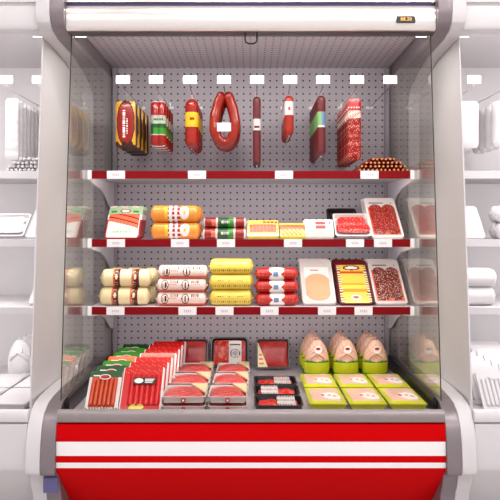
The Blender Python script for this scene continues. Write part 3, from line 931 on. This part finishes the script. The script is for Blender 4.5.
# standing trays at the back
def fst(t, kind):
    if kind == 'corner':
        tray(MB(), .15, .132, .02).build('tray', G['black_plastic'], t)
        MB().slab(.135, .118, .008, r=.012, bulge=.008, z0=.008).build('meat', G['meat_flat'], t, loc=(0, -.005, 0))
        mb = MB(); y0 = -.0225
        vs = [(-.07, y0, .006), (-.024, y0, .006), (-.07, y0, .122)]
        mb.add([(x, y, z) for x, y, z in vs]+[(x, y-.001, z) for x, y, z in vs], [(0, 1, 2), (3, 5, 4), (0, 3, 4, 1), (1, 4, 5, 2), (2, 5, 3, 0)])
        for k in range(3): mb.box(-.064, -.05+.004*(2-k), y0-.0015, y0-.0011, .018+k*.02, .026+k*.02, 1)
        mb.build('corner_label', [G['cream'], G['orange']], t)['label'] = 'cream corner label'
    else:
        tray(MB(), .17, .138, .022, r=.02).build('tray', G['black_plastic'], t)
        MB().slab(.145, .112, .008, r=.018, bulge=.008, z0=.015).build('meat', G['meat_chunks'], t, loc=(0, -.005, 0))
        def p(u, v):
            if .1 < u < .9 and .8 < v < .86: return 1
            d = ((u-.5)/.4)**2+((v-.45)/.2)**2
            if .6 < d < 1 and (u*9 % 1) < .7: return 1
            if d < .3 and (u*11 % 1) < .5: return 1
            return 0
        MB().slab(.058, .104, .002, r=.003, nx=24, nz=30, z0=.02, paint=p).build('label_sleeve', [G['film_white'], G['bark']], t, loc=(.026, -.0215, 0))
b1 = pack('standing_meat_tray', 'meat tray', None, (X(191, 2.90), 2.905, FZ+.004), 20, lambda t: fst(t, 'corner')); b1['label'] = 'black meat tray with cream corner, standing at the back beside the red packs'
b2 = pack('standing_meat_tray', 'meat tray', None, (X(229.5, 2.90), 2.905, FZ+.006), 18, lambda t: fst(t, 'sleeve')); b2['label'] = 'black tray with white patterned sleeve label, standing at the back of the bottom tray'
b3 = dup(b1, (X(273, 2.90), 2.905, FZ+.004), 'black meat tray with cream corner, standing alone at the back in the middle')
# dark flat trays
Tm = Matrix(((1, 0, 0, 0), (0, 0, 1, 0), (0, -1, 0, 0), (0, 0, 0, 1)))
for r in range(3):
    t = thing('dark_meat_tray', (.099, 2.222+.152*r, FZ+.001))
    tag(t, ['flat black tray of red meat, nearest to the front rail', 'flat black tray of red meat with label on its left half', 'flat black tray of red meat, farthest from the front rail'][r], 'meat tray', 'flat black meat trays in the bottom tray')
    tray(MB(), .172, .14, .026, r=.02, wall=.004, T=Tm).build('tray', G['black_plastic'], t)
    MB().slab(.14, .112, .006, r=.02, bulge=.006, z0=.015, T=Matrix.Translation((0, 0, .008)) @ Tm, bump=lambda u, v: .0035*math.sin(14*u)*math.sin(11*v)).build('meat', G['meat_chunks'], t)
    def p(u, v): return 1 if ((v > .85 and (u*9 % 1) < .6) or (.4 < v < .6 and (u*13 % 1) < .45) or (v < .14 and (u*7 % 1) < .5)) else 0
    MB().slab(.066, .126, .001, r=.003, nx=24, nz=24, z0=.006, paint=p, T=Matrix.Translation((0, 0, .0275)) @ Tm).build('label_sleeve', [G['film_white'], G['bark']], t, loc=((-.028 if r == 1 else .028), 0, 0))
# chicken bags
def chicken_bag():
    t = thing('chicken_bag'); tag(t, cat='packed chicken', group='bagged chickens at the back of the bottom tray')
    pr = []
    n = 52
    for k in range(n+1):
        f = k/n; z = .168*f
        r = .0555*(math.sin(PI*min(1, f*.73+.25))**.52)*(1-.05*f) if f < .995 else .008
        pr.append((max(r, .008), z))
    def p(h, a):
        if h < .47+.02*math.sin(a*PI*2*5): return 1 if .16 < h < .43 else 2
        if h < .62 and (.5 < a < .57 or .93 < a): return 1
        for s in (-1, 1):
            for q in (-.16, 0, .16):
                if abs((h-.72+q)-s*(a-.75)*1.5) < .011: return 3
        return 0
    MB().lathe(pr, 72, 'Z', sx=1.03, sy=.62, paint=p).build('bag', [G['skin'], G['lime'], G['green'], G['tan']], t)
    # legs crossing in front
    for s in (-1, 1):
        MB().tube([(s*.036, -.020, .086), (s*.026, -.029, .100), (s*.006, -.032, .112)], [.012, .011, .006], 12).build('leg', G['skin'], t)
    mb = MB()
    T = Matrix.Translation((.003, -.0335, .128)) @ Matrix.Rotation(PI/2-.28, 4, 'X')
    mb.lathe([(.0165, -.004), (.0165, .0008)], 24, 'Z', T=T, mi=0)
    mb.build('round_label', [G['white_print']], t)
    mb = MB(); T = Matrix.Translation((.003, -.0343, .132)) @ Matrix.Rotation(PI/2-.28, 4, 'X')
    mb.lathe([(.0105, -.001), (.0105, .0012)], 16, 'Z', T=T, sy=.6, mi=0)
    mb.build('label_print', G['red'], t)
    MB().lathe([(.008, .163), (.003, .168), (.009, .178)], 12).build('tied_top', G['skin'], t)
    return t
cb = None; cbs = []
for c, (xc, cn) in enumerate(((X(316.5, 2.76), 'left'), (X(345.5, 2.76), 'middle'), (X(374.5, 2.76), 'right'))):
    for r in range(3):
        lb = 'bagged whole chicken, %s column, %s' % (cn, ORD[r])
        loc = (xc-.004*r, 2.752+.078*r, FZ+.001)
        if cb is None: cb = c_ = chicken_bag(); cb.location = loc; cb['label'] = lb
        else: c_ = dup(cb, loc, lb)
        cbs.append(c_)
# chicken trays
def chicken_tray():
    t = thing('chicken_tray'); tag(t, cat='packed chicken', group='yellow-green chicken trays in the bottom tray')
    w, d = .128, .215
    vs = []; rings = [(.5*w-.012, .012, d-.012, 0), (.5*w, 0, d, .026), (.5*w+.003, -.003, d+.003, .028), (.5*w+.003, -.003, d+.003, .030)]
    for hw, y0, y1, z in rings: vs += [(-hw, y0, z), (hw, y0, z), (hw, y1, z), (-hw, y1, z)]
    fs = [(0, 3, 2, 1), (12, 13, 14, 15)]
    for k in range(3):
        for i in range(4): fs.append((4*k+i, 4*k+(i+1) % 4, 4*k+4+(i+1) % 4, 4*k+4+i))
    MB().add(vs, fs).build('tray', G['lime'], t, bevel=.003)
    def p(u, v):
        if ((u-.62)/.30)**2+((v-.36)/.2)**2 < 1:
            if ((u-.4)/.055)**2+((v-.36)/.07)**2 < 1: return 3
            if ((u-.6)/.05)**2+((v-.38)/.05)**2 < 1: return 4
            if ((u-.75)/.05)**2+((v-.36)/.05)**2 < 1: return 4
            return 2
        if .09 < u < .9 and .1 < v < .9 and (u+v < 1.62): return 1
        return 0
    MB().slab(w, d, .001, r=.012, nx=36, nz=44, paint=p, bulge=.008, back=0, side=0, T=Matrix.Translation((0, 0, .0302)) @ Tm,
              bump=lambda u, v: .003*math.sin(5*u)*math.sin(6*v) if 0 < u < 1 and 0 < v < 1 else 0).build('film_lid', [G['lime'], G['skin'], G['white_print'], G['red'], G['tan']], t)
    return t
ct = None; cts = []
for c, (xc, cn) in enumerate(((.277, 'left'), (.4185, 'middle'), (.56, 'right'))):
    for r in range(2):
        lb = 'yellow-green tray of chicken pieces, %s column, %s' % (cn, 'next to the front rail' if r == 0 else 'behind the front one')
        loc = (xc-.003+.0*r, 2.226+.236*r, FZ+.004)
        if ct is None: ct = c_ = chicken_tray(); ct.location = loc; ct['label'] = lb
        else: c_ = dup(ct, loc, lb)
        cts.append(c_)

# ------------------------------------------------------------------ unprinted white goods in the neighbouring cases
def white(o, dx, label, group=None):
    c = copy_tree(o, None, W); c.location.x += dx; c['label'] = label
    if 'group' in c: del c['group']
    if group: c['group'] = group
    return c
def allof(src, dx, base, group):
    for i, o in enumerate(src): white(o, dx, base % ORD[i] if '%' in base else base, group)
allof(pk8, -PITCH, 'blank white pack on a hook in the left white case, %s', 'blank hanging packs in the left white case')
white(hooks[7], -PITCH, 'white hook holding blank packs in the left white case')
white(hooks[8], -PITCH, 'empty white hook in the left white case')
allof(heap, -PITCH, 'blank thin sausage in the heap in the left white case', 'blank thin sausages in the left white case')
allof(sal2, -PITCH, 'blank tray on the middle shelf, left white case, %s', 'blank trays on the middle shelf, left white case')
allof(sal3, -PITCH, 'blank tray on the lowest shelf, left white case, %s', 'blank trays on the lowest shelf, left white case')
white(sl_tray, -PITCH, 'blank white tray of slices on the middle shelf of the left white case')
for o in cbs[3:]:
    white(o, -PITCH, o['label'].replace('bagged whole chicken', 'blank white chicken bag in the left white case').replace('middle column', 'inner column').replace('right column', 'outer column'), 'blank chicken bags in the left white case')
for o in cts[2:]:
    white(o, -PITCH, o['label'].replace('yellow-green tray of chicken pieces', 'blank white tray in the left white case').replace('middle column', 'inner column').replace('right column', 'outer column'), 'blank trays in the left white case')
allof(pk1, PITCH, 'blank white packet on the outer hook in the right white case, %s', 'blank hanging packets in the right white case')
allof(pk2, PITCH, 'blank narrow packet on a hook in the right white case, %s', 'blank narrow packets in the right white case')
white(hooks[0], PITCH, 'white hook holding wide blank packets in the right white case')
white(hooks[1], PITCH, 'white hook holding narrow blank packets in the right white case')
allof(frk, PITCH, 'blank pack on the middle shelf, right white case, %s', 'blank packs on the middle shelf, right white case')
for o in [o for o in bpy.data.objects if o.parent is None and o.get('group') == 'orange sausages on the middle shelf']:
    white(o, PITCH, o['label'].replace('thick orange sausage', 'blank white thick sausage').replace('on the middle shelf', 'in the right white case'), 'blank sausages on the middle shelf, right white case')
for o in [o for o in bpy.data.objects if o.parent is None and o.get('group') == 'cream sausages on the lowest shelf']:
    white(o, PITCH, o['label'].replace('thick cream sausage with dark bands', 'blank sausage on the lowest shelf, right white case'), 'blank sausages on the lowest shelf, right white case')
allof(hd, PITCH, 'blank pack in the outermost column, right white case, %s', 'blank outer packs in the right white case')
allof(rp, PITCH, 'blank pack in the second column, right white case, %s', 'blank second-column packs in the right white case')

# ------------------------------------------------------------------ world, camera, output
w = bpy.data.worlds.new('world'); scene.world = w; w.use_nodes = True
w.node_tree.nodes['Background'].inputs['Color'].default_value = (1, .965, .97, 1)
w.node_tree.nodes['Background'].inputs['Strength'].default_value = .85
cam = bpy.data.cameras.new('camera'); co = bpy.data.objects.new('camera', cam); COL.objects.link(co)
co.location = (0, 0, CZ); co.rotation_euler = (PI/2, 0, 0)
cam.sensor_width = 36; cam.lens = F/500*36; cam.shift_y = -(250-HY)/500; cam.shift_x = -(CX-250)/500
cam.clip_start = .05
scene.camera = co
vs = scene.view_settings
scene.display_settings.display_device = 'sRGB'
vs.view_transform = 'Standard'; vs.look = 'None'; vs.gamma = 1; vs.use_curve_mapping = False
vs.exposure = -.05
scene.cycles.use_denoising = True
